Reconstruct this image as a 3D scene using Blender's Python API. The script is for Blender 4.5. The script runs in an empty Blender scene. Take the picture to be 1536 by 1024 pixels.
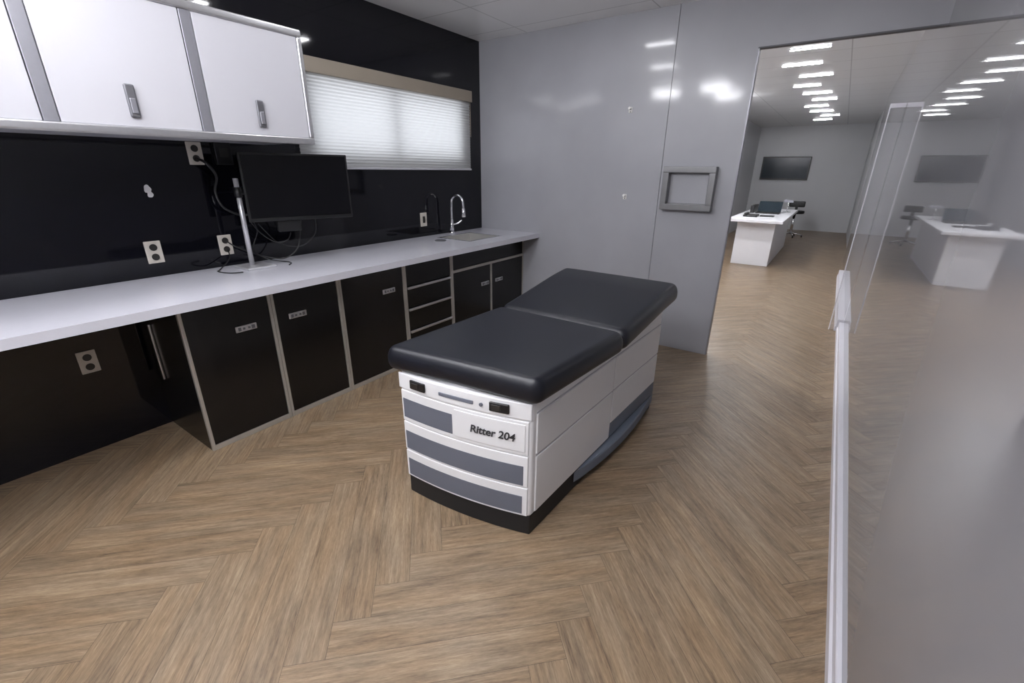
import bpy, bmesh, math, random
from mathutils import Vector, Matrix
random.seed(4)
sc=bpy.context.scene
COL=bpy.context.collection
# ------------------------------------------------------------------ materials
def newmat(name):
    m=bpy.data.materials.new(name); m.use_nodes=True
    nt=m.node_tree; b=nt.nodes['Principled BSDF']
    return m,nt,b
def pmat(name,col,rough=.5,metal=0,coat=0,coatr=.05,noise=.0,nscale=8,bump=0,bscale=200,spec=None,ior=None,stretch=None):
    m,nt,b=newmat(name)
    b.inputs['Base Color'].default_value=(*col,1)
    b.inputs['Roughness'].default_value=rough
    b.inputs['Metallic'].default_value=metal
    b.inputs['Coat Weight'].default_value=coat
    b.inputs['Coat Roughness'].default_value=coatr
    if spec is not None:b.inputs['Specular IOR Level'].default_value=spec
    if ior:b.inputs['IOR'].default_value=ior
    tc=nt.nodes.new('ShaderNodeTexCoord')
    n=nt.nodes.new('ShaderNodeTexNoise');n.inputs['Scale'].default_value=nscale;n.inputs['Detail'].default_value=4
    if stretch:
        mp=nt.nodes.new('ShaderNodeMapping');mp.inputs['Scale'].default_value=stretch
        nt.links.new(tc.outputs['Object'],mp.inputs[0]);nt.links.new(mp.outputs[0],n.inputs['Vector'])
    else: nt.links.new(tc.outputs['Object'],n.inputs['Vector'])
    r=nt.nodes.new('ShaderNodeMixRGB');r.blend_type='MIX'
    r.inputs[1].default_value=(*[c*(1-noise) for c in col],1)
    r.inputs[2].default_value=(*[min(1,c*(1+noise)) for c in col],1)
    nt.links.new(n.outputs['Fac'],r.inputs[0]);nt.links.new(r.outputs[0],b.inputs['Base Color'])
    if bump:
        n2=nt.nodes.new('ShaderNodeTexNoise');n2.inputs['Scale'].default_value=bscale;n2.inputs['Detail'].default_value=3
        nt.links.new(tc.outputs['Object'],n2.inputs['Vector'])
        bp=nt.nodes.new('ShaderNodeBump');bp.inputs['Strength'].default_value=bump;bp.inputs['Distance'].default_value=.002
        nt.links.new(n2.outputs['Fac'],bp.inputs['Height']);nt.links.new(bp.outputs[0],b.inputs['Normal'])
    return m
def emat(name,col,s):
    m,nt,b=newmat(name)
    b.inputs['Base Color'].default_value=(1,1,1,1)
    b.inputs['Emission Color'].default_value=(*col,1);b.inputs['Emission Strength'].default_value=s
    return m
M_black=pmat('gloss_black_panel',(.003,.003,.0055),.055,noise=.2,nscale=1.2,spec=.42)
M_gray=pmat('gray_wall_panel',(.325,.328,.352),.38,coat=.4,coatr=.09,noise=.16,nscale=1.6)
M_right=pmat('gray_gloss_panel',(.235,.235,.252),.03,noise=.10,nscale=.8,ior=1.62,stretch=(1,.5,2))
M_fargray=pmat('far_wall_gray',(.56,.57,.59),.35,noise=.05,nscale=1.5)
M_white=pmat('cabinet_white',(.50,.50,.535),.32,noise=.01)
M_counter=pmat('counter_white',(.56,.56,.61),.2,noise=.02,nscale=30)
M_alu=pmat('brushed_aluminium',(.60,.60,.62),.32,metal=.85,noise=.06,nscale=60)
M_pole=pmat('pole_aluminium',(.60,.60,.62),.35,metal=.6,noise=.06,nscale=60)
M_stile=pmat('gray_aluminium',(.28,.28,.31),.4,metal=.5,noise=.05,nscale=60)
M_latch=pmat('latch_dark_gray',(.16,.16,.175),.4,metal=.5,noise=.05,nscale=60)
M_door=pmat('black_door_laminate',(.006,.0055,.0055),.22,noise=.25,nscale=20,spec=.4)
M_doorframe=pmat('warm_aluminium',(.48,.46,.42),.38,metal=.6,noise=.06,nscale=40)
M_vinyl=pmat('black_vinyl',(.0035,.0045,.009),.38,noise=.2,nscale=10,bump=.2,bscale=450)
M_tablewhite=pmat('table_white_plastic',(.74,.74,.75),.38,noise=.015,bump=.05)
M_seam=pmat('table_seam_gray',(.42,.42,.44),.5,noise=.03)
M_stripe=pmat('table_gray_insert',(.112,.122,.152),.5,noise=.04)
M_bump=pmat('table_blue_gray',(.13,.152,.195),.5,noise=.05)
M_blackpl=pmat('black_plastic',(.006,.006,.007),.4,noise=.1)
M_base=pmat('black_base',(.007,.007,.008),.6,noise=.1)
M_screen=pmat('screen_glass',(.0025,.0025,.0035),.12,noise=.05,spec=.3)
M_chrome=pmat('chrome',(.85,.85,.87),.08,metal=1,noise=.01)
M_steel=pmat('sink_steel',(.62,.61,.59),.30,metal=.7,noise=.05)
M_rim=pmat('sink_rim_steel',(.75,.75,.76),.25,metal=.9,noise=.03)
M_plate=pmat('outlet_ivory',(.55,.51,.45),.4,noise=.02)
M_hole=pmat('socket_dark',(.02,.018,.016),.4,noise=.1)
M_trim=pmat('trim_white',(.66,.65,.70),.35,noise=.02)
M_beige=pmat('blind_rail_taupe',(.29,.25,.20),.5,noise=.05)
M_framegray=pmat('box_frame_gray',(.20,.20,.205),.34,metal=.5,noise=.08,nscale=30)
M_farwhite=pmat('desk_white',(.76,.76,.79),.35,noise=.02)
M_knob=pmat('white_knob',(.72,.71,.69),.4,noise=.02)
M_ink=pmat('label_ink',(.03,.03,.035),.5,noise=.1)
M_tv=pmat('tv_glass',(.012,.022,.03),.12,noise=.1)
M_groove=pmat('groove_dark',(.10,.10,.11),.6,noise=.05)
M_light=emat('led_panel',(.96,.96,1.0),70)
M_lightfar=emat('led_panel_far',(.97,.97,1.0),46)
M_fill=emat('fill_panel_added',(.97,.97,1.0),130)  # strong emission for the added office fill panels
# clear panel
M_clear,nt,b=newmat('clear_acrylic')
out=nt.nodes['Material Output'];b.inputs['Base Color'].default_value=(.5,.5,.53,1);b.inputs['Roughness'].default_value=.05
tp=nt.nodes.new('ShaderNodeBsdfTransparent');mx=nt.nodes.new('ShaderNodeMixShader');mx.inputs[0].default_value=.16
nt.links.new(tp.outputs[0],mx.inputs[1]);nt.links.new(b.outputs[0],mx.inputs[2]);nt.links.new(mx.outputs[0],out.inputs[0])
# ceiling
M_ceil,nt,b=newmat('ceiling_tile')
tc=nt.nodes.new('ShaderNodeTexCoord');br=nt.nodes.new('ShaderNodeTexBrick')
br.offset=0;br.inputs['Scale'].default_value=1;br.inputs['Brick Width'].default_value=1.2;br.inputs['Row Height'].default_value=.6
br.inputs['Mortar Size'].default_value=.005
br.inputs['Color1'].default_value=(.92,.92,.92,1);br.inputs['Color2'].default_value=(.94,.94,.94,1);br.inputs['Mortar'].default_value=(.62,.62,.62,1)
nt.links.new(tc.outputs['Object'],br.inputs['Vector']);nt.links.new(br.outputs['Color'],b.inputs['Base Color'])
b.inputs['Roughness'].default_value=.18
# blind
M_blind,nt,b=newmat('pleated_blind')
out=nt.nodes['Material Output'];b.inputs['Base Color'].default_value=(.62,.62,.61,1);b.inputs['Roughness'].default_value=.8
tr=nt.nodes.new('ShaderNodeBsdfTranslucent');tr.inputs[0].default_value=(.86,.87,.89,1)
mx=nt.nodes.new('ShaderNodeMixShader');mx.inputs[0].default_value=.55
nt.links.new(b.outputs[0],mx.inputs[1]);nt.links.new(tr.outputs[0],mx.inputs[2]);nt.links.new(mx.outputs[0],out.inputs[0])
# wood
M_wood,nt,b=newmat('wood_plank')
uv=nt.nodes.new('ShaderNodeUVMap');uv.uv_map='UVMap'
at=nt.nodes.new('ShaderNodeAttribute');at.attribute_name='tone'
def mapped(sx,sy):
    mp=nt.nodes.new('ShaderNodeMapping');mp.inputs['Scale'].default_value=(sx,sy,1)
    nt.links.new(uv.outputs[0],mp.inputs[0]);return mp
n1=nt.nodes.new('ShaderNodeTexNoise');n1.inputs['Scale'].default_value=1;n1.inputs['Detail'].default_value=7;n1.inputs['Roughness'].default_value=.68
nt.links.new(mapped(6,80).outputs[0],n1.inputs['Vector'])
n2=nt.nodes.new('ShaderNodeTexNoise');n2.inputs['Scale'].default_value=1;n2.inputs['Detail'].default_value=4
nt.links.new(mapped(2.4,18).outputs[0],n2.inputs['Vector'])
n3=nt.nodes.new('ShaderNodeTexNoise');n3.inputs['Scale'].default_value=1;n3.inputs['Detail'].default_value=5;n3.inputs['Roughness'].default_value=.7
nt.links.new(mapped(30,300).outputs[0],n3.inputs['Vector'])
def math_(op,a,bv):
    n=nt.nodes.new('ShaderNodeMath');n.operation=op
    for i,v in enumerate((a,bv)):
        if isinstance(v,(int,float)):n.inputs[i].default_value=v
        else:nt.links.new(v,n.inputs[i])
    return n.outputs[0]
f=math_('ADD',math_('MULTIPLY',n1.outputs['Fac'],.52),math_('MULTIPLY',n2.outputs['Fac'],.28))
f=math_('ADD',f,math_('MULTIPLY',n3.outputs['Fac'],.34))
f=math_('SUBTRACT',f,.035)
f=math_('ADD',f,math_('MULTIPLY',math_('SUBTRACT',at.outputs['Fac'],.5),.05))
cr=nt.nodes.new('ShaderNodeValToRGB');e=cr.color_ramp.elements
e[0].position=.38;e[0].color=(.090,.060,.037,1);e[1].position=.70;e[1].color=(.345,.265,.178,1)
x=cr.color_ramp.elements.new(.48);x.color=(.166,.116,.073,1)
x=cr.color_ramp.elements.new(.57);x.color=(.235,.172,.113,1)
nt.links.new(f,cr.inputs[0])
n4=nt.nodes.new('ShaderNodeTexNoise');n4.inputs['Scale'].default_value=1;n4.inputs['Detail'].default_value=2
nt.links.new(mapped(2.5,12).outputs[0],n4.inputs['Vector'])
mw=nt.nodes.new('ShaderNodeMixRGB');mw.blend_type='MULTIPLY';mw.inputs[0].default_value=.6
wr=nt.nodes.new('ShaderNodeValToRGB');wr.color_ramp.elements[0].position=.35;wr.color_ramp.elements[0].color=(.95,.98,1.0,1);wr.color_ramp.elements[1].position=.65;wr.color_ramp.elements[1].color=(1.07,.99,.87,1)
nt.links.new(n4.outputs['Fac'],wr.inputs[0]);nt.links.new(cr.outputs[0],mw.inputs[1]);nt.links.new(wr.outputs[0],mw.inputs[2])
nt.links.new(mw.outputs[0],b.inputs['Base Color'])
b.inputs['Roughness'].default_value=.36
bp=nt.nodes.new('ShaderNodeBump');bp.inputs['Strength'].default_value=.15;bp.inputs['Distance'].default_value=.002
nt.links.new(f,bp.inputs['Height']);nt.links.new(bp.outputs[0],b.inputs['Normal'])
M_gap=pmat('plank_gap',(.085,.062,.043),.8,noise=.1)
# ------------------------------------------------------------------ helpers
def finish(o,mat,parent=None,bevel=0,seg=2,smooth=False,label=None,angle=35):
    me=o.data
    if mat and not me.materials: me.materials.append(mat)
    COL.objects.link(o)
    if bevel:
        md=o.modifiers.new('bevel','BEVEL');md.width=bevel;md.segments=seg;md.limit_method='ANGLE';md.angle_limit=math.radians(angle);md.harden_normals=False
        smooth=True
    if smooth:
        for p in me.polygons:p.use_smooth=True
        if bevel:
            try:
                w=o.modifiers.new('wn','WEIGHTED_NORMAL');w.keep_sharp=True
            except Exception:pass
    if parent: setparent(o,parent)
    if label:o['label']=label
    return o
def wloc(o):
    v=Vector(o.location)
    p=o.parent
    while p: v=v+Vector(p.location);p=p.parent
    return v
def setparent(o,p):
    o.parent=p; o.location=Vector(o.location)-wloc(p)
def meshobj(name,verts,faces,center=True):
    vs=[Vector(v) for v in verts]
    c=Vector((0,0,0))
    if center:
        lo=Vector([min(v[i] for v in vs) for i in range(3)]);hi=Vector([max(v[i] for v in vs) for i in range(3)]);c=(lo+hi)/2
    me=bpy.data.meshes.new(name);me.from_pydata([v-c for v in vs],[],faces)
    bm=bmesh.new();bm.from_mesh(me);bmesh.ops.recalc_face_normals(bm,faces=bm.faces);bm.to_mesh(me);bm.free()
    o=bpy.data.objects.new(name,me);o.location=c
    return o
BF=[(0,1,3,2),(4,6,7,5),(0,4,5,1),(2,3,7,6),(0,2,6,4),(1,5,7,3)]
def boxes(name,bl,mat,parent=None,bevel=0,seg=2,label=None,smooth=False):
    V=[];F=[]
    for (x0,x1,y0,y1,z0,z1) in bl:
        k=len(V)
        for x in(x0,x1):
            for y in(y0,y1):
                for z in(z0,z1):V.append((x,y,z))
        F+=[tuple(k+i for i in f) for f in BF]
    return finish(meshobj(name,V,F),mat,parent,bevel,seg,smooth,label)
def box(name,x0,x1,y0,y1,z0,z1,mat,parent=None,bevel=0,seg=2,label=None):
    return boxes(name,[(x0,x1,y0,y1,z0,z1)],mat,parent,bevel,seg,label)
def empty(name,loc,label,category,group=None):
    o=bpy.data.objects.new(name,None);o.location=loc;o.empty_display_size=.1;COL.objects.link(o)
    o['label']=label;o['category']=category
    if group:o['group']=group
    return o
def cyl(name,p0,p1,r,mat,parent=None,r2=None,n=24,label=None,bevel=0):
    p0=Vector(p0);p1=Vector(p1);d=(p1-p0).normalized()
    a=d.orthogonal().normalized();bb=d.cross(a)
    r2=r if r2 is None else r2
    V=[];F=[]
    for i in range(n):
        t=2*math.pi*i/n;V.append(p0+r*(math.cos(t)*a+math.sin(t)*bb))
    for i in range(n):
        t=2*math.pi*i/n;V.append(p1+r2*(math.cos(t)*a+math.sin(t)*bb))
    for i in range(n):F.append((i,(i+1)%n,n+(i+1)%n,n+i))
    F.append(tuple(range(n)));F.append(tuple(range(n,2*n)))
    o=finish(meshobj(name,V,F),mat,parent,bevel,2,False,label)
    for p in o.data.polygons:
        if len(p.vertices)==4:p.use_smooth=True
    return o
def tube(name,pts,r,mat,parent=None,n=10,label=None,sub=8):
    P=[Vector(p) for p in pts];Q=[]
    m=len(P)
    for i in range(m-1):
        a=P[max(0,i-1)];b_=P[i];c=P[i+1];d=P[min(m-1,i+2)]
        for k in range(sub):
            t=k/sub
            Q.append(.5*((2*b_)+(c-a)*t+(2*a-5*b_+4*c-d)*t*t+(3*b_-a-3*c+d)*t**3))
    Q.append(P[-1])
    V=[];F=[];up=None
    for i,q in enumerate(Q):
        t=(Q[min(i+1,len(Q)-1)]-Q[max(i-1,0)]).normalized()
        if up is None: up=t.orthogonal().normalized()
        up=(up-t*up.dot(t)).normalized();s=t.cross(up)
        for j in range(n):
            a=2*math.pi*j/n;V.append(q+r*(math.cos(a)*up+math.sin(a)*s))
    for i in range(len(Q)-1):
        for j in range(n):F.append((i*n+j,i*n+(j+1)%n,(i+1)*n+(j+1)%n,(i+1)*n+j))
    F.append(tuple(range(n)));F.append(tuple(range((len(Q)-1)*n,len(Q)*n)))
    return finish(meshobj(name,V,F),mat,parent,0,2,True,label)
def struct(o):
    o['kind']='structure';return o
# ------------------------------------------------------------------ room
XB=-3.15;YG=3.943;HC=2.65;XO=-.673;HO=2.309;XR=.31;YEND=15.1;YF=-1.6
W=dict(y0=2.0,y1=3.66,z0=1.56,z1=2.13)
struct(boxes('wall_left',[(XB-.08,XB,YF,W['y0'],0,HC),(XB-.08,XB,W['y1'],YG+.05,0,HC),(XB-.08,XB,W['y0'],W['y1'],0,W['z0']),(XB-.08,XB,W['y0'],W['y1'],W['z1'],HC)],M_black))
struct(boxes('wall_back',[(XB,-1.249,YG,YG+.05,0,HC),(-1.245,XO,YG,YG+.05,0,HC),(XO,XR+.03,YG,YG+.05,HO,HC)],M_gray))
struct(box('trim_1',XO-.002,XR,YG-.003,YG+.052,HO-.009,HO,M_groove))
struct(box('trim_2',XO,XO+.008,YG-.004,YG+.054,0,HO-.009,M_stile))
struct(box('wall_right',XR,XR+.06,YF,10.0,0,HC,M_right))
struct(box('wall_corridor',XR+.06,XR+.12,9.9,YEND,0,HC,M_fargray))
struct(box('wall_far',-2.3,XR+.2,YEND,YEND+.1,0,HC,M_fargray))
struct(box('wall_office',-2.25,-2.15,YG+.05,YEND,0,HC,M_fargray))
struct(box('wall_front',XB-.08,XR+.06,YF-.1,YF,0,HC,M_gray))
o=box('ceiling',-3.4,.6,YF-.1,YEND+.1,HC,HC+.1,M_ceil);struct(o)
# baseboards on the right wall (taper slightly along their run)
def board(name,st,h):
    V=[];F=[]
    for y,x in st:
        V+=[(x,y,0),(x,y,.045),(x+.008,y,.052),(x+.008,y,h-.005),(x+.012,y,h),(XR,y,h),(XR,y,0)]
    m_=len(st)
    for i in range(m_-1):
        for k in range(7):F.append((i*7+k,i*7+(k+1)%7,(i+1)*7+(k+1)%7,(i+1)*7+k))
    F.append(tuple(range(7)));F.append(tuple(range(7*(m_-1),7*m_)))
    return struct(finish(meshobj(name,V,F),M_trim))
board('baseboard_right',[(YF,.294),(1.33,.287),(3.6,.272),(5.38,.264)],.10)
board('baseboard_corridor',[(5.40,.246),(8.4,.236)],.12)
# narrow clear end panel with white edging standing on the corridor wall
gp=empty('glass_panel',(.255,5.42,0),'narrow clear panel with thin white edge and top rail','glass panel')
box('pane',.206,.306,5.415,5.421,.0,2.04,M_clear,gp)
box('edge_strip',.198,.206,5.408,5.428,0,2.06,M_trim,gp)
box('top_rail',.206,.309,5.400,5.436,2.025,2.06,M_trim,gp,.002)
# floor: herringbone planks
w=.13;n=7
def clip(poly,axis,val,keep):
    out=[]
    for i in range(len(poly)):
        a=poly[i];b_=poly[(i+1)%len(poly)]
        ia=(a[axis]-val)*keep>=0;ib=(b_[axis]-val)*keep>=0
        if ia:out.append(a)
        if ia!=ib:
            t=(val-a[axis])/(b_[axis]-a[axis])
            out.append(tuple(a[k]+t*(b_[k]-a[k]) for k in range(4)))
    return out
V=[];F=[];UV=[];T=[];MI=[]
X0,X1,Y0,Y1=XB-.02,XR+.15,YF,YEND
s2=math.sqrt(.5)
def addplank(i,j,hor):
    L=n*w;g=.0007
    p0=(i-.2)*w;q0=(j+.3)*w
    p1=p0+(L if hor else w);q1=q0+(w if hor else L)
    ru,rv=random.random()*50,random.random()*50
    poly=[]
    for (p,q) in((p0+g,q0+g),(p1-g,q0+g),(p1-g,q1-g),(p0+g,q1-g)):
        x=(p-q)*s2;y=(p+q)*s2
        u,v=((p-p0),(q-q0)) if hor else ((q-q0),(p-p0))
        poly.append((x,y,u+ru,v+rv))
    for ax,val,k in((0,X0,1),(0,X1,-1),(1,Y0,1),(1,Y1,-1)):
        poly=clip(poly,ax,val,k)
        if len(poly)<3:return
    k=len(V)
    for a in poly:V.append((a[0],a[1],0));UV.append((a[2],a[3]))
    F.append(tuple(range(k,k+len(poly))));T.append(random.random());MI.append(0)
for j in range(-40,150):
    for i in range(-70,140):
        m_=(i-j+11)%(2*n)
        xx=((i)-(j))*w*s2;yy=(i+j)*w*s2
        if xx<X0-1 or xx>X1+1 or yy<Y0-1 or yy>Y1+1:continue
        if m_==0:addplank(i,j,True)
        if m_==2*n-1:addplank(i,j,False)
k=len(V)
for (x,y) in((X0,Y0),(X1,Y0),(X1,Y1),(X0,Y1)):V.append((x,y,-.0015));UV.append((0,0))
F.append((k,k+1,k+2,k+3));T.append(0);MI.append(1)
me=bpy.data.meshes.new('floor');me.from_pydata(V,[],F)
me.materials.append(M_wood);me.materials.append(M_gap)
uvl=me.uv_layers.new(name='UVMap')
for l in me.loops:uvl.data[l.index].uv=UV[l.vertex_index]
ta=me.attributes.new('tone','FLOAT','FACE')
for p in me.polygons:
    ta.data[p.index].value=T[p.index];p.material_index=MI[p.index]
    if p.normal.z<0:p.flip()
fo=bpy.data.objects.new('floor',me);COL.objects.link(fo);struct(fo)
# window
struct(boxes('window_1',[(XB-.07,XB-.03,W['y0'],W['y1'],W['z0'],W['z0']+.05),(XB-.07,XB-.03,W['y0'],W['y1'],W['z1']-.05,W['z1']),
 (XB-.07,XB-.03,W['y0'],W['y0']+.05,W['z0'],W['z1']),(XB-.07,XB-.03,W['y1']-.05,W['y1'],W['z0'],W['z1']),(XB-.07,XB-.03,2.78,2.83,W['z0'],W['z1'])],M_stile))
bl=empty('pleated_blind',(XB,2.82,1.494),'white pleated shade with taupe headrail over the window','window blind')
by0,by1,bz0,bz1=1.91,3.739,1.51,2.105
N=26;V=[];F=[]
for i in range(2*N+1):
    z=bz1-(bz1-bz0)*i/(2*N);x=XB+(.028 if i%2 else .033)
    V+=[(x,by0,z),(x,by1,z)]
for i in range(2*N):F.append((2*i,2*i+1,2*i+3,2*i+2))
finish(meshobj('shade',V,F),M_blind,bl)
box('headrail',XB,XB+.06,by0-.01,by1+.01,2.105,2.200,M_beige,bl,.004)
box('bottom_rail',XB+.014,XB+.045,by0,by1,1.494,1.51,M_white,bl,.003)
cyl('pull_cord',(XB+.03,by1+.012,2.105),(XB+.03,by1+.012,1.80),.003,M_beige,bl,n=8)
# ------------------------------------------------------------------ ceiling lights and added fill panels
def light(x,y,lx,ly,m,g,drop=.03):
    e=empty('ceiling_light',(x,y,HC),'slim rectangular white LED ceiling light or added fill panel','ceiling light',g)
    box('light_housing',x-lx/2-.006,x+lx/2+.006,y-ly/2-.006,y+ly/2+.006,HC-.006,HC,M_white,e)
    box('light_panel',x-lx/2,x+lx/2,y-ly/2,y+ly/2,HC-.006-drop,HC-.006,m,e)
light(-1.72,2.95,.26,.07,M_light,'clinic room ceiling lights',.004)
light(-2.0,1.95,.28,.07,M_light,'clinic room ceiling lights',.010)
for (x,y) in((-1.75,.4),(-1.75,-.5),(-.6,.2),(-.6,-.5),(-.6,-1.1),(-1.2,-1.2),(-2.5,.2)):  # unseen lights, panels deepened so their glowing sides brighten the ceiling
    light(x,y,.36,.10,M_light,'clinic room ceiling lights',.08)
for y,dx in((5.1,-.05),(5.9,.10),(6.7,-.02),(7.5,.08),(8.3,-.06),(9.1,.03),(9.9,.10),(10.8,-.05),(11.7,.0),(12.6,.12),(13.5,-.04)):
    light(-.64+dx,y,.32+.08*((y*7)%1),.03,M_lightfar,'office ceiling lights',.004)
for y in(4.7,6.0,7.4,8.8):  # out-of-view fill panels added to brighten the office
    light(-1.85,y,.44,.12,M_fill,'office ceiling lights',.05)
# ------------------------------------------------------------------ wall cabinet
XU=-2.6
wc=empty('wall_cabinet',(-2.87,.56,1.63),'long white wall cabinet with aluminium frame above the worktop','wall cabinet')
box('body',XB,XU-.03,-.56,1.68,1.64,2.185,M_white,wc)
boxes('frame',[(XU-.03,XU+.012,-.57,1.690,1.628,1.664),(XU-.03,XU+.012,-.57,1.690,2.164,2.20),(XU-.03,XU+.012,1.662,1.690,1.664,2.164)],M_alu,wc,.008,3,label='polished aluminium frame')
for y in(-.003,.563,1.127):box('divider',XU-.03,XU+.004,y-.024,y+.024,1.664,2.164,M_stile,wc,.003,label='gray aluminium divider strip')
for y0,y1,yc in((-.55,-.03,-.25),(.024,.536,.28),(.590,1.10,.841),(1.154,1.662,1.397)):
    d=box('door',XU-.025,XU+.002,y0,y1,1.664,2.164,M_white,wc,.003,label='white cabinet door')
    h=boxes('latch',[(XU+.002,XU+.016,yc-.019,yc+.019,1.70,1.83)],M_latch,d,.009,4,label='dark gray paddle latch')
    boxes('paddle',[(XU+.016,XU+.022,yc-.011,yc+.011,1.715,1.775)],M_stile,h,.003)
# ------------------------------------------------------------------ worktop and base cabinets
ZT=.905;ZB=.862;XC=-2.405
sx0,sx1,sy0,sy1=-2.97,-2.60,3.08,3.52
wt=boxes('worktop',[(XB,XC,-.9,sy0,ZB,ZT),(XB,sx0,sy0,sy1,ZB,ZT),(sx1,XC,sy0,sy1,ZB,ZT),(XB,XC,sy1,YG,ZB,ZT)],M_counter)
wt['label']='long glossy white worktop running along black wall';wt['category']='countertop'
XF=-2.594
def basecab(y0,y1,kind,lab,hy=None):
    e=empty('base_cabinet',((XB+XF)/2,(y0+y1)/2,0),lab,'cabinet','base cabinets under the worktop')
    top=.70 if kind=='sink' else ZB-.004
    box('body',XB+.002,XF-.022,y0+.001,y1-.001,0,top,M_door,e)
    fr=[(XF-.022,XF,y0+.001,y0+.018,0,ZB-.002),(XF-.022,XF,y1-.018,y1-.001,0,ZB-.002),(XF-.022,XF,y0+.018,y1-.018,0,.03),(XF-.022,XF,y0+.018,y1-.018,ZB-.02,ZB-.002)]
    if kind=='sink':
        ym=(y0+y1)/2;fr+=[(XF-.022,XF,ym-.012,ym+.012,.03,.66),(XF-.022,XF,y0+.018,y1-.018,.66,.685)]
    boxes('frame',fr,M_doorframe,e,.002,label='aluminium cabinet frame')
    def latch(d,yc,z):
        l=boxes('latch',[(XF-.004,XF+.006,yc-.058,yc+.058,z-.018,z+.018)],M_alu,d,.004,label='small silver slam latch')
        for a_,b_,h_ in((-.045,-.030,.010),(-.020,-.008,.006),(.008,.020,.006),(.028,.045,.010)):
            box('keyhole',XF+.006,XF+.008,yc+a_,yc+b_,z-h_,z+h_,M_groove,l)
    if kind=='door':
        d=box('door',XF-.02,XF-.004,y0+.02,y1-.02,.032,ZB-.022,M_door,e,.002,label='glossy black door');latch(d,hy,.655)
    if kind=='sink':
        box('drawer',XF-.02,XF-.004,y0+.02,y1-.02,.687,ZB-.022,M_door,e,.002,label='black false drawer front')
        d=box('door',XF-.02,XF-.004,y0+.02,ym-.014,.032,.658,M_door,e,.002);latch(d,ym-.10,.49)
        d=box('door',XF-.02,XF-.004,ym+.014,y1-.02,.032,.658,M_door,e,.002);latch(d,ym+.12,.49)
    if kind=='drawers':
        zs=[.032,.29,.475,.65,ZB-.022]
        for a,b_ in zip(zs,zs[1:]):
            d=box('drawer',XF-.02,XF-.004,y0+.02,y1-.02,a,b_-.004,M_door,e,.002,label='black drawer front')
            box('pull',XF-.004,XF+.012,y0+.022,y1-.022,b_-.026,b_-.006,M_alu,d,.004,label='full width aluminium pull')
    return e
c1=basecab(.791,1.263,'door','black base cabinet beside open knee space',1.10)
basecab(1.263,1.721,'door','black base cabinet with single latch door',1.41)
basecab(1.721,2.290,'door','black base cabinet next to the drawer unit',2.13)
basecab(2.290,2.825,'drawers','black drawer unit with four aluminium pulls')
basecab(2.825,3.942,'sink','black double door cabinet under the sink')
box('side_strip',-3.045,-3.03,.778,.792,.33,.67,M_alu,c1,.004,label='thin aluminium strip')
# sink
sk=empty('sink',((sx0+sx1)/2,(sy0+sy1)/2,ZT),'stainless steel drop-in sink in white worktop','sink')
boxes('rim',[(sx0-.014,sx1+.014,sy0-.014,sy0+.004,ZT,ZT+.004),(sx0-.014,sx1+.014,sy1-.004,sy1+.014,ZT,ZT+.004),(sx0-.014,sx0+.004,sy0,sy1,ZT,ZT+.004),(sx1-.004,sx1+.014,sy0,sy1,ZT,ZT+.004)],M_rim,sk)
boxes('basin',[(sx0,sx0+.004,sy0,sy1,.76,ZT),(sx1-.004,sx1,sy0,sy1,.76,ZT),(sx0,sx1,sy0,sy0+.004,.76,ZT),(sx0,sx1,sy1-.004,sy1,.76,ZT),(sx0,sx1,sy0,sy1,.756,.76)],M_steel,sk)
cyl('drain',(-2.79,3.3,.76),(-2.79,3.3,.763),.035,M_chrome,sk)
fx,fy=-3.06,3.36
fc=empty('faucet',(fx,fy,ZT),'chrome gooseneck faucet behind the sink','faucet')
cyl('base',(fx,fy,ZT),(fx,fy,ZT+.025),.03,M_chrome,fc,r2=.024)
cyl('stem',(fx,fy,ZT+.025),(fx,fy,ZT+.14),.02,M_chrome,fc,r2=.016)
pts=[(fx,fy,ZT+.13),(fx,fy,ZT+.25)]
for k in range(1,8):
    a=math.pi*k/8;pts.append((fx+.075-.075*math.cos(a),fy,ZT+.29+.075*math.sin(a)))
pts+=[(fx+.15,fy,ZT+.27),(fx+.152,fy,ZT+.22)]
tube('spout',pts,.012,M_chrome,fc,n=14)
cyl('spray_head',(fx+.151,fy,ZT+.25),(fx+.155,fy,ZT+.17),.016,M_chrome,fc,r2=.019)
tube('lever',[(fx,fy+.015,ZT+.09),(fx+.03,fy+.05,ZT+.10),(fx+.06,fy+.08,ZT+.13)],.007,M_chrome,fc)
o=cyl('sink_strainer',(-2.83,2.95,ZT),(-2.83,2.95,ZT+.008),.050,M_groove,bevel=.003);o['label']='flat round drain cover beside the sink';o['category']='drain cover'
# ------------------------------------------------------------------ outlets
def outlet(y,z,lab,mat=M_plate,kind='duplex',d=.0):
    e=empty('wall_outlet',(XB,y,z),lab,'outlet','wall outlets')
    box('plate',XB,XB+.008,y-.040,y+.040,z-.062,z+.062,mat,e,.003)
    if kind=='duplex':
        for dz in(-.027,.027):
            cyl('socket',(XB+.008,y,z+dz),(XB+.011,y,z+dz),.019,M_hole,e,label='dark round socket')
    else:
        box('toggle',XB+.008,XB+.013,y-.014,y+.014,z-.03,z+.03,M_hole if mat!=M_plate else M_hole,e,.002)
outlet(1.262,1.575,'beige duplex outlet with black plug under cabinet')
outlet(.936,1.044,'beige duplex outlet above worktop')
outlet(1.319,1.039,'beige duplex outlet behind the monitor stand')
outlet(3.066,1.06,'ivory single switch plate beside the faucet',kind='s')
outlet(.51,.51,'beige duplex outlet low in knee space')
e=empty('switch_box',(XB,1.409,1.58),'black wall switch box under the cabinet','switch')
box('plate',XB,XB+.03,1.362,1.456,1.515,1.645,M_blackpl,e,.004)
box('toggle',XB+.03,XB+.036,1.385,1.433,1.56,1.61,M_hole,e,.002)
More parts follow.
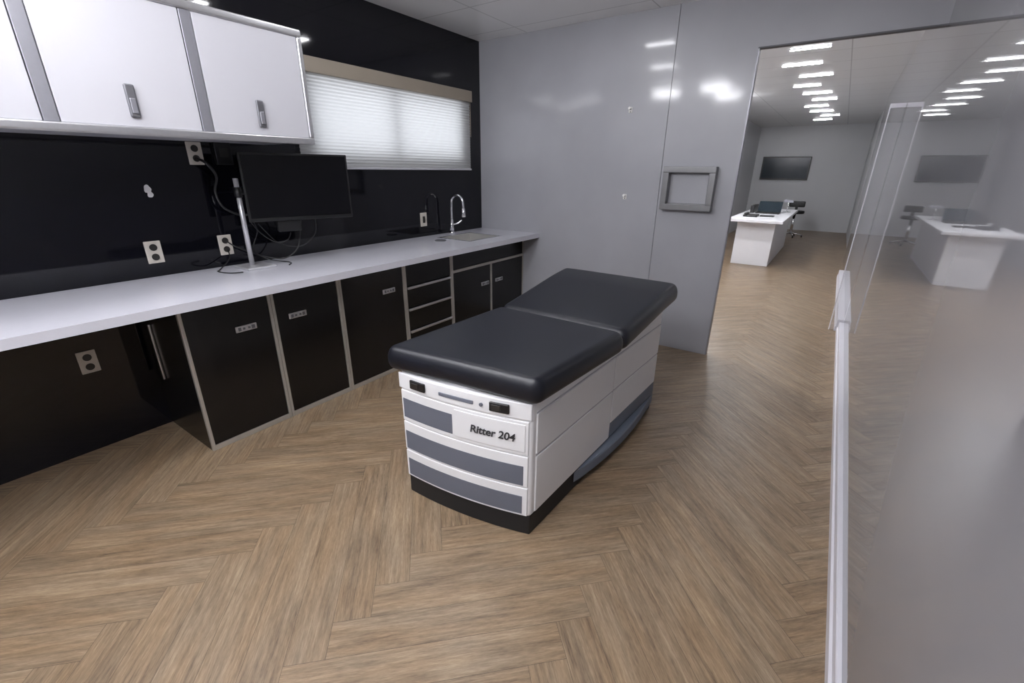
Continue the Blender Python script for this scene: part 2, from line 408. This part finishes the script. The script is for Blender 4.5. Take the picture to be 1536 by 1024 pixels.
# paint scuff on the wall
V=[];F=[]
for cx,cz,r in((.985,1.385,.017),(.992,1.357,.014)):
    k=len(V);m_=16
    for i in range(m_):
        a=2*math.pi*i/m_;rr=r*(1+.10*math.sin(3*a+cx*9)+.05*math.cos(5*a));V.append((XB+.0015+.0002*(k>0),cx+rr*math.cos(a),cz+rr*1.3*math.sin(a)))
    F.append(tuple(range(k,k+m_)))
o=finish(meshobj('wall_scuff',V,F),M_knob);o['label']='small white chipped patch on black wall';o['category']='wall mark'
# ------------------------------------------------------------------ monitor
px,py=-2.99,1.385
mo=empty('monitor',(px,py,ZT),'black flat monitor on silver pole stand','monitor')
box('base',px-.07,px+.11,py-.08,py+.10,ZT,ZT+.014,M_pole,mo,.005,label='silver stand base')
cyl('pole',(px,py,ZT+.014),(px,py,1.44),.0145,M_pole,mo,label='silver pole')
A=Vector((-2.885,1.372,0));B=Vector((-2.72,1.985,0));D=(B-A).normalized();Nn=Vector((D.y,-D.x,0))
def mbox(name,s0,s1,n0,n1,z0,z1,mat,parent,bevel=0,label=None):
    V=[]
    for s in(s0,s1):
        for q in(n0,n1):
            for z in(z0,z1):
                p=A+D*s+Nn*q;V.append((p.x,p.y,z))
    return finish(meshobj(name,V,BF),mat,parent,bevel,2,False,label)
Lm=(B-A).length
mbox('case',0,Lm,-.02,0,1.19,1.583,M_blackpl,mo,.004)
mbox('screen',.012,Lm-.012,0,.0015,1.212,1.571,M_screen,mo)
mbox('mount_plate',Lm/2-.07,Lm/2+.07,-.045,-.02,1.30,1.42,M_blackpl,mo,.003)
pm=A+D*(Lm/2)+Nn*(-.045)
tube('arm',[(px,py,1.36),(px+.02,py+.12,1.36),(pm.x,pm.y,1.36)],.017,M_blackpl,mo)
mbox('bracket',Lm/2-.16,Lm/2-.02,-.06,-.022,1.12,1.19,M_blackpl,mo,.006)
cyl('collar',(px,py,1.33),(px,py,1.39),.022,M_blackpl,mo)
def cable(pts,r=.004,lab='black power cable hanging by the monitor'):
    o=tube('cable',pts,r,M_blackpl,n=6);o['label']=lab;o['category']='cable';o['group']='cables behind the monitor'
cable([(XB+.02,1.262,1.548),(XB+.08,1.28,1.52),(XB+.05,1.33,1.45),(XB+.04,1.31,1.36),(XB+.06,1.33,1.27),(XB+.08,1.42,1.22),(XB+.12,1.50,1.24)],.008,'thick black power cord from the outlet')
cable([(XB+.02,1.319,1.066),(XB+.06,1.35,1.03),(XB+.07,1.42,.99),(XB+.09,1.50,.95),(XB+.16,1.60,.93),(XB+.2,1.68,.99),(XB+.2,1.72,1.10),(XB+.28,1.69,1.185)])
cable([(XB+.02,1.319,1.012),(XB+.06,1.30,.96),(XB+.10,1.22,.911),(XB+.16,1.18,.911),(XB+.26,1.20,.911),(XB+.30,1.26,.911)],.0035)
cable([(XB+.05,1.47,1.22),(XB+.07,1.50,1.12),(XB+.06,1.46,1.00),(XB+.10,1.52,.93),(XB+.22,1.60,.911),(XB+.30,1.55,.911)],.0035)
cable([(XB+.22,1.64,1.10),(XB+.18,1.63,1.05),(XB+.14,1.57,1.04),(XB+.09,1.51,1.10),(XB+.06,1.47,1.18)],.0035)
cable([(XB+.30,1.78,1.185),(XB+.24,1.80,1.08),(XB+.18,1.72,1.0),(XB+.12,1.60,1.03),(XB+.10,1.50,1.16)],.003)
# ------------------------------------------------------------------ gray wall fittings
e=empty('box_frame',(-1.006,YG,1.37),'dark gray hollow rectangular metal frame on gray wall','wall frame')
fx0,fx1,fz0,fz1=-1.208,-.806,1.205,1.537;t=.046
boxes('rim',[(fx0,fx1,YG-.07,YG,fz1-t,fz1),(fx0,fx1,YG-.07,YG,fz0,fz0+t),(fx0,fx0+t,YG-.07,YG,fz0+t,fz1-t),(fx1-t,fx1,YG-.07,YG,fz0+t,fz1-t)],M_framegray,e,.003)
for z in(fz1-t-.008,fz0+t):
    box('lip',fx0+t,fx1-t,YG-.02,YG-.001,z,z+.008,M_framegray,e)
for x,z in((-1.56,1.97),(-1.54,1.29)):
    e=empty('wall_hook',(x,YG,z),'small white plastic hook with screw on gray wall','hook','small wall hooks')
    box('plate',x-.016,x+.016,YG-.006,YG,z-.022,z+.022,M_knob,e,.003)
    cyl('peg',(x,YG-.006,z+.006),(x,YG-.035,z+.012),.008,M_knob,e,r2=.011,n=14)
    cyl('screw',(x,YG-.006,z-.014),(x,YG-.009,z-.014),.004,M_hole,e,n=10)
# ------------------------------------------------------------------ exam table
FL=Vector((-1.45,1.205,0));FR=Vector((-.80,1.30,0));DD=Vector((.036,.9993,0)).normalized()
def P(s,t,z,bow=1):
    p=FL.lerp(FR,s)+DD*t
    if bow: p=p+Vector((.03,-.18,0)).normalized()*(.028*(1-(2*s-1)**2)*max(0,1-max(t,0)/.12)*bow)
    return (p.x,p.y,z)
def tb(name,s0,s1,t0,t1,z0,z1,mat,parent,bevel=.0,seg=2,label=None,ns=12):
    V=[];F=[]
    ring=[]
    for i in range(ns+1):
        s=s0+(s1-s0)*i/ns;ring.append((s,t0))
    for i in range(ns+1):
        s=s1+(s0-s1)*i/ns;ring.append((s,t1))
    m_=len(ring)
    for z in(z0,z1):
        for s,t in ring:V.append(P(s,t,z))
    for i in range(m_):F.append((i,(i+1)%m_,m_+(i+1)%m_,m_+i))
    # caps as quads
    for base in(0,m_):
        for i in range(ns):
            F.append((base+i,base+i+1,base+m_-2-i,base+m_-1-i))
    return finish(meshobj(name,V,F),mat,parent,bevel,seg,False,label)
et=empty('exam_table',(-1.09,1.95,0),'white medical exam table with black vinyl cushions and drawers','examination table')
LT=1.44
tb('base',.005,.995,.006,LT-.01,0,.10,M_base,et,.006,label='black recessed plinth')
body=tb('body',0,1,0,LT,.10,.655,M_tablewhite,et,.016,4,label='white plastic table cabinet')
# front drawers
for (z0,z1) in((.415,.572),(.258,.408),(.108,.251)):
    d=tb('drawer',.014,.983,-.005,.004,z0,z1,M_tablewhite,et,.003,3,label='white drawer front')
    if z0>.4:
        tb('insert',.03,.455,-.0065,-.004,.435,.532,M_stripe,d,.001,label='gray recessed grip insert')
    elif z0>.2:
        tb('insert',.03,.955,-.0065,-.004,.266,.362,M_stripe,d,.001,label='gray recessed grip insert')
    else:
        tb('insert',.035,.95,-.0065,-.004,.118,.210,M_stripe,d,.001,label='gray recessed grip insert')
np_=tb('nameplate',.475,.965,-.0085,-.004,.432,.560,M_tablewhite,et,.002,label='white nameplate with dark lettering')
# lettering
cu=bpy.data.curves.new('t','FONT');cu.body='Ritter 204';cu.size=.050;cu.extrude=.0005;cu.align_x='CENTER';cu.align_y='CENTER';cu.offset=.0010;cu.space_character=.98;cu.shear=.16;cu.resolution_u=6
to=bpy.data.objects.new('t',cu);COL.objects.link(to);bpy.context.view_layer.update()
me=bpy.data.meshes.new_from_object(to.evaluated_get(bpy.context.evaluated_depsgraph_get()))
bpy.data.objects.remove(to)
a0=Vector(P(.60,-.0095,0));a1=Vector(P(.92,-.0095,0));ang=math.atan2(a1.y-a0.y,a1.x-a0.x)
lt=bpy.data.objects.new('lettering',me);me.materials.append(M_ink)
mid=Vector(P(.750,-.0120,.495));lt.location=mid;lt.rotation_euler=(math.radians(90),0,ang)
COL.objects.link(lt);lt.parent=np_;lt.location=mid-wloc(np_)
# top band
band=tb('top_band',.0,1.0,-.006,.004,.580,.655,M_tablewhite,et,.005,3)
for s0,s1 in((.12,.25),(.735,.865)):
    l=tb('latch',s0,s1,-.016,-.005,.598,.640,M_blackpl,et,.005,3,label='black paddle latch',ns=4)
    tb('paddle',s0+.02,s1-.05,-.020,-.015,.608,.632,M_hole,l,.002,ns=2)
tb('slot_handle',.36,.62,-.010,-.005,.607,.624,M_stripe,et,.003,label='gray slot handle')
a=Vector(P(.675,-.004,.615));cyl('button',a,a+Vector((0,-.008,0)),.008,M_stripe,et,n=14)
# sides
for sa,sb in((.990,1.010),(-.010,.010)):
    tb('side_panel',sa,sb,.03,.755,.410,.60,M_tablewhite,et,.004,ns=1)
    tb('side_panel',sa,sb,.765,LT-.02,.410,.60,M_tablewhite,et,.004,ns=1)
    tb('side_panel',sa,sb,.03,.755,.115,.400,M_tablewhite,et,.004,ns=1)
    tb('side_panel',sa,sb,.765,LT-.02,.205,.400,M_tablewhite,et,.004,ns=1)
    tb('side_inset',sa,sb,.765,LT-.02,.115,.200,M_bump,et,.004,ns=1,label='blue gray inset panel')
for sa,sb in((.998,1.003),(-.003,.002)):
    tb('seam',sa,sb,.03,LT-.02,.398,.412,M_seam,et,ns=1,label='gray horizontal panel seam')
    tb('seam',sa,sb,.03,LT-.02,.598,.606,M_seam,et,ns=1,label='gray horizontal panel seam')
    tb('seam',sa,sb,.753,.767,.12,.60,M_seam,et,ns=1,label='gray vertical panel seam')
# curved foot skirt on the visible side
V=[];F=[];m_=24
for z,sc_ in((.050,1.0),(.100,1.0),(.108,.86)):
    for i in range(m_+1):
        q=i/m_;t=.38+(LT-.38)*q;out_=.046*math.sin(math.pi*q**.9)**.9*sc_ if 0<q<1 else 0
        p=P(1.0,t,z,0);V.append((p[0]+out_+.002,p[1],z))
r=m_+1
for k in range(2):
    for i in range(m_):F.append((k*r+i,k*r+i+1,(k+1)*r+i+1,(k+1)*r+i))
F.append(tuple(range(2*r,3*r)));F.append(tuple(range(r)))
for k in range(2):
    F.append((k*r,(k+1)*r,(k+1)*r+m_,k*r+m_))
finish(meshobj('foot_skirt',V,F),M_bump,et,0,2,False,label='curved blue gray side skirt')
# cushions: rounded pads
def cushion(name,c00,c10,c11,c01,zf0,zf1,zb0,zb1,crown,rad,label,fall=0,ease=0):
    nx,ny=40,40;V=[];F=[]
    W_=(Vector(c10)-Vector(c00)).length;L_=(Vector(c01)-Vector(c00)).length
    def warp(k,n_):
        return .5-.5*math.cos(math.pi*k/n_)
    rc=.05
    def pt(s,t,top):
        x=s*W_;y=t*L_
        cx=min(max(x,rc),W_-rc);cy=min(max(y,rc),L_-rc)
        dx,dy=x-cx,y-cy
        if dx and dy:
            m=max(abs(dx),abs(dy));d=math.hypot(dx,dy);dx*=m/d;dy*=m/d
            x=cx+dx;y=cy+dy
        if (x<rc or x>W_-rc) and (y<rc or y>L_-rc): e=rc-math.hypot(x-cx,y-cy)
        else: e=min(x,W_-x,y,L_-y)
        e=max(e,0)
        ss,tt=x/W_,y/L_
        p=Vector(c00).lerp(Vector(c10),ss).lerp(Vector(c01).lerp(Vector(c11),ss),tt)
        te=tt*(1-ease)+ease*tt*tt
        z0=zf0+(zb0-zf0)*te;z1=zf1+(zb1-zf1)*te
        k=min(e/rad,1);rise=math.sqrt(max(0,1-(1-k)**2))
        zm=z0+(z1-z0)*.45
        if top: z=zm+(z1-zm)*rise+crown*(1-abs(2*ss-1)**3)*(1-abs(2*tt-1)**4)
        else:
            k=min(e/.03,1);z=zm-(zm-z0)*math.sqrt(max(0,1-(1-k)**2))**.8
        if fall and tt>.7: z-=fall*((tt-.7)/.3)**1.3
        return (p.x,p.y,z)
    idx={}
    for top in(0,1):
        for j in range(ny+1):
            for i in range(nx+1):
                border=i in(0,nx) or j in(0,ny)
                if border and top==1: idx[(i,j,1)]=idx[(i,j,0)];continue
                idx[(i,j,top)]=len(V);V.append(pt(warp(i,nx),warp(j,ny),top))
    for top in(0,1):
        for j in range(ny):
            for i in range(nx):F.append((idx[(i,j,top)],idx[(i+1,j,top)],idx[(i+1,j+1,top)],idx[(i,j+1,top)]))
    return finish(meshobj(name,V,F),M_vinyl,et,0,5,True,label)
cushion('seat_cushion',(-1.514,1.174,0),(-.760,1.274,0),(-.705,2.002,0),(-1.479,2.014,0),.662,.770,.662,.769,.006,.036,'black vinyl seat cushion')
cushion('back_cushion',(-1.479,1.999,0),(-.705,1.987,0),(-.668,2.75,0),(-1.475,2.77,0),.662,.769,.778,.886,.007,.036,'black vinyl slightly raised back cushion',fall=.012,ease=.10)
# frame below back cushion
V=[]
for s in(.01,.998):
    for (t,z) in((.72,.650),(.72,.658),(1.43,.650),(1.43,.768)):
        V.append(P(s,t,z,0))
finish(meshobj('backrest_frame',V,[(0,1,3,2),(4,6,7,5),(0,4,5,1),(2,3,7,6),(0,2,6,4),(1,5,7,3)]),M_tablewhite,et,.004,2,False,'white wedge frame under back cushion')
tb('seat_frame',-.015,1.012,.02,.79,.645,.661,M_tablewhite,et,.003,ns=2)
# ------------------------------------------------------------------ office beyond the opening
dk=empty('reception_desk',(-1.05,10,0),'white reception desk with overhanging top','desk')
box('body',-1.33,-.755,8.68,11.4,0,.72,M_farwhite,dk,.004)
box('desk_top',-1.48,-.64,8.5,11.5,.72,.765,M_farwhite,dk,.006)
lp=empty('laptop',(-1.05,10.1,.765),'open black laptop on the white desk','laptop')
box('keyboard_base',-1.25,-.85,9.95,10.22,.765,.785,M_blackpl,lp,.004)
V=[]
for x in(-1.25,-.85):
    for (y,z) in((10.22,.785),(10.24,.785),(10.36,.97),(10.38,.97)):V.append((x,y,z))
finish(meshobj('screen',V,BF),M_tv,lp,.003)
ph=empty('desk_phone',(-1.2,9.2,.765),'black desk phone on the white desk','telephone')
box('base',-1.32,-1.10,9.05,9.35,.765,.80,M_blackpl,ph,.006);box('handset',-1.31,-1.26,9.06,9.34,.80,.83,M_blackpl,ph,.01)
o=box('keyboard',-1.08,-.86,9.25,9.38,.765,.785,M_blackpl,bevel=.005);o['label']='small black keyboard on the white desk';o['category']='keyboard'
o=box('document_tray',-1.35,-1.29,10.0,10.6,.765,.90,M_blackpl,bevel=.006);o['label']='black desk organizer standing on the white desk';o['category']='desk organizer'
cs=empty('card_stand',(-.78,10.6,.765),'thin chrome stand on the white desk','stand')
cyl('base',(-.78,10.6,.765),(-.78,10.6,.775),.07,M_chrome,cs);cyl('rod',(-.78,10.6,.775),(-.78,10.6,1.0),.008,M_chrome,cs,n=10);box('holder',-.86,-.70,10.59,10.61,.95,1.0,M_stile,cs)
tv=empty('television',(-1.37,YEND,1.6),'black flat television on the gray end wall','television')
box('case',-1.95,-.80,YEND-.08,YEND-.022,1.31,1.90,M_blackpl,tv,.006)
box('screen',-1.92,-.83,YEND-.083,YEND-.08,1.345,1.87,M_tv,tv)
box('bracket',-1.5,-1.25,YEND-.022,YEND-.001,1.5,1.7,M_stile,tv)
def chair(x,y,rot,lab):
    e=empty('office_stool',(x,y,0),lab,'stool')
    cyl('seat',(x,y,.56),(x,y,.63),.20,M_blackpl,e,bevel=.02)
    box('backrest',x-.17,x+.17,y+.2*rot-.02,y+.2*rot+.03,.70,.84,M_blackpl,e,.03,3)
    box('back_bar',x-.03,x+.03,y+.2*rot-.03,y+.2*rot-.01,.60,.74,M_blackpl,e)
    cyl('column',(x,y,.08),(x,y,.56),.03,M_chrome,e)
    for k in range(5):
        a=2*math.pi*k/5;cyl('leg',(x,y,.10),(x+.25*math.cos(a),y+.25*math.sin(a),.05),.02,M_chrome,e,r2=.013,n=10)
        cyl('caster',(x+.25*math.cos(a)-.012,y+.25*math.sin(a),.03),(x+.25*math.cos(a)+.012,y+.25*math.sin(a),.03),.03,M_blackpl,e,n=14)
chair(-.80,13.3,1,'black wheeled office stool near the television wall')
# ------------------------------------------------------------------ world + camera
wd=bpy.data.worlds.new('w');sc.world=wd;wd.use_nodes=True
wd.node_tree.nodes['Background'].inputs[0].default_value=(.92,.95,1,1);wd.node_tree.nodes['Background'].inputs[1].default_value=1.6
cd=bpy.data.cameras.new('camera');co=bpy.data.objects.new('camera',cd);COL.objects.link(co);sc.camera=co
r_=Vector((.82,.5722,.0083)).normalized();bk=Vector((.5318,-.7673,.3586)).normalized();u_=bk.cross(r_).normalized();r_=u_.cross(bk)
co.matrix_world=Matrix(((r_.x,u_.x,bk.x,0),(r_.y,u_.y,bk.y,0),(r_.z,u_.z,bk.z,1.5),(0,0,0,1)))
cd.sensor_width=36;cd.lens=669.4/1536*36;cd.clip_start=.02
sc.view_settings.view_transform='Standard'
sc.view_settings.exposure=.14
